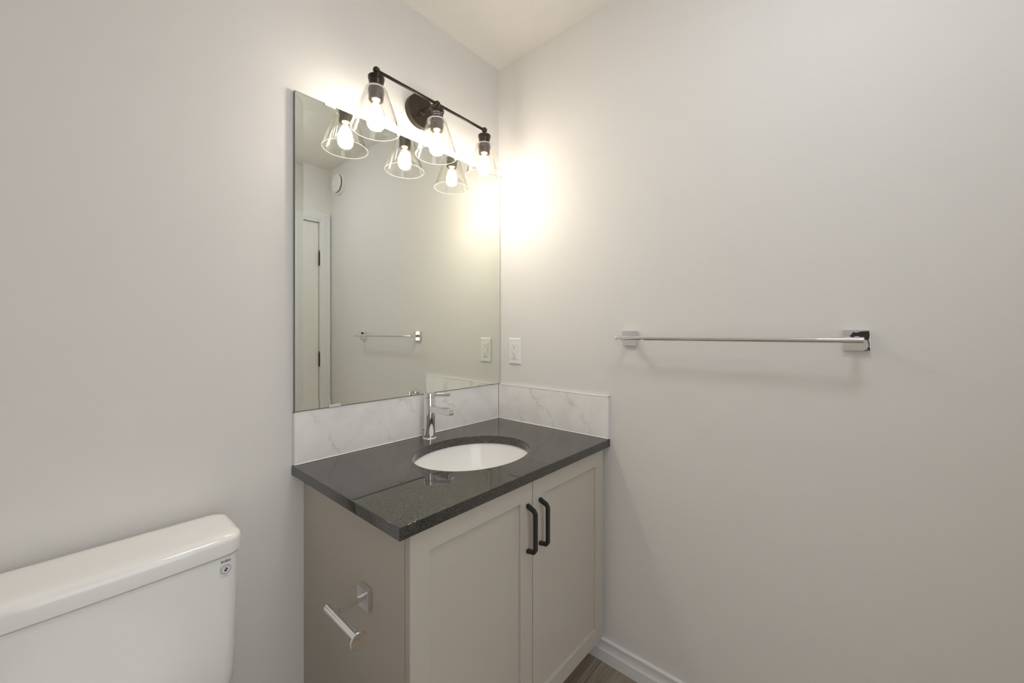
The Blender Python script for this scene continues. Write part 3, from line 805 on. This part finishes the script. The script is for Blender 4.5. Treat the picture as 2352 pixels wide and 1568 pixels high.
for k, ch in enumerate('TOTO'):
    cx = LX + (k - 1.5) * wv * 1.04
    if ch == 'T':
        h, w_ = hh, wv * 0.43
        polys += [[(cx - w_, LZ + h), (cx + w_, LZ + h), (cx + w_, LZ + h - 0.0012), (cx - w_, LZ + h - 0.0012)],
                  [(cx - w_, LZ + h), (cx - w_ + 0.0006, LZ + h), (cx - w_ + 0.0005, LZ + h - 0.0022), (cx - w_, LZ + h - 0.0022)],
                  [(cx + w_ - 0.0006, LZ + h), (cx + w_, LZ + h), (cx + w_, LZ + h - 0.0022), (cx + w_ - 0.0005, LZ + h - 0.0022)],
                  [(cx - 0.00075, LZ + h), (cx + 0.00075, LZ + h), (cx + 0.00075, LZ - h), (cx - 0.00075, LZ - h)],
                  [(cx - 0.0014, LZ - h + 0.0008), (cx + 0.0014, LZ - h + 0.0008), (cx + 0.0014, LZ - h), (cx - 0.0014, LZ - h)]]
    else:
        polys += ring_polys(cx, LZ, wv * 0.49, wv * 0.49 - 0.0011, 28, hh * 1.02, hh * 0.68)
decal('maker_mark', polys, 'ink', tank, 0.0004, 'black TOTO lettering')
SXc, SZc = -1.0963, 0.6845
decal('water_label', [[(SXc - 0.0115, 0.6972), (SXc + 0.0115, 0.6972), (SXc + 0.0115, 0.6655), (SXc - 0.0115, 0.6655)]], 'film', tank, 0.0002, 'small square water label')
wl = [c for c in tank.children if c.name.startswith('water_label')][0]
ORG[wl] = ORG[tank]
decal('label_ring', ring_polys(SXc, SZc, 0.0106, 0.0100) + ring_polys(SXc, SZc, 0.0072, 0.0070), 'inkgrey', tank, 0.0004)
drop = [(SXc - 0.0030, SZc - 0.0012), (SXc - 0.0027, SZc - 0.0032), (SXc - 0.0008, SZc - 0.0045), (SXc + 0.0014, SZc - 0.0042), (SXc + 0.0030, SZc - 0.0028), (SXc + 0.0010, SZc - 0.0010), (SXc - 0.0010, SZc + 0.0008), (SXc - 0.0020, SZc + 0.0012)]
leaf = [(SXc - 0.0002, SZc + 0.0052), (SXc - 0.0010, SZc + 0.0020), (SXc + 0.0004, SZc + 0.0002), (SXc + 0.0028, SZc - 0.0014), (SXc + 0.0038, SZc - 0.0016), (SXc + 0.0042, SZc + 0.0004), (SXc + 0.0026, SZc + 0.0026), (SXc + 0.0010, SZc + 0.0036)]
decal('label_drop', [drop], 'inkblue', tank, 0.0005, 'blue water drop'); decal('label_leaf', [leaf], 'inkgreen', tank, 0.0005, 'green leaf')
def arc_text(body, size, R, a_mid, span, mat, name, flip=False):
    bm = bm_new(); n = len(body)
    for k, ch in enumerate(body):
        if ch == ' ': continue
        me = text_mesh(ch, size); t = (k + 0.5) / n - 0.5
        a = a_mid - t * span if not flip else a_mid + t * span
        rot = a - PI / 2 if not flip else a + PI / 2
        c, s = math.cos(rot), math.sin(rot); off = len(bm.verts); bm.from_mesh(me); bpy.data.meshes.remove(me)
        bm.verts.ensure_lookup_table()
        for v in bm.verts[off:]:
            x, z = v.co.x, v.co.y
            X = SXc + R * math.cos(a) + x * c - z * s; Z = SZc + R * math.sin(a) + x * s + z * c
            v.co = Vector((X, tank_y(X) - 0.0005, Z))
    obj(name, bm, mat, tank, flat=True)
arc_text('WaterSense', 0.0036, 0.0086, PI / 2, math.radians(165), M['inkgrey'], 'label_text')
arc_text('Meets EPA Criteria', 0.0024, 0.0088, -PI / 2, math.radians(150), M['inkgrey'], 'label_text', True)
me = text_mesh('1.28 gpf', 0.0030); bm = bm_new(); bm.from_mesh(me); bpy.data.meshes.remove(me)
for v in bm.verts: X = SXc - 0.001 + v.co.x; v.co = Vector((X, tank_y(X) - 0.0005, 0.6705 + v.co.y))
obj('label_text', bm, 'inkgrey', tank, flat=True)
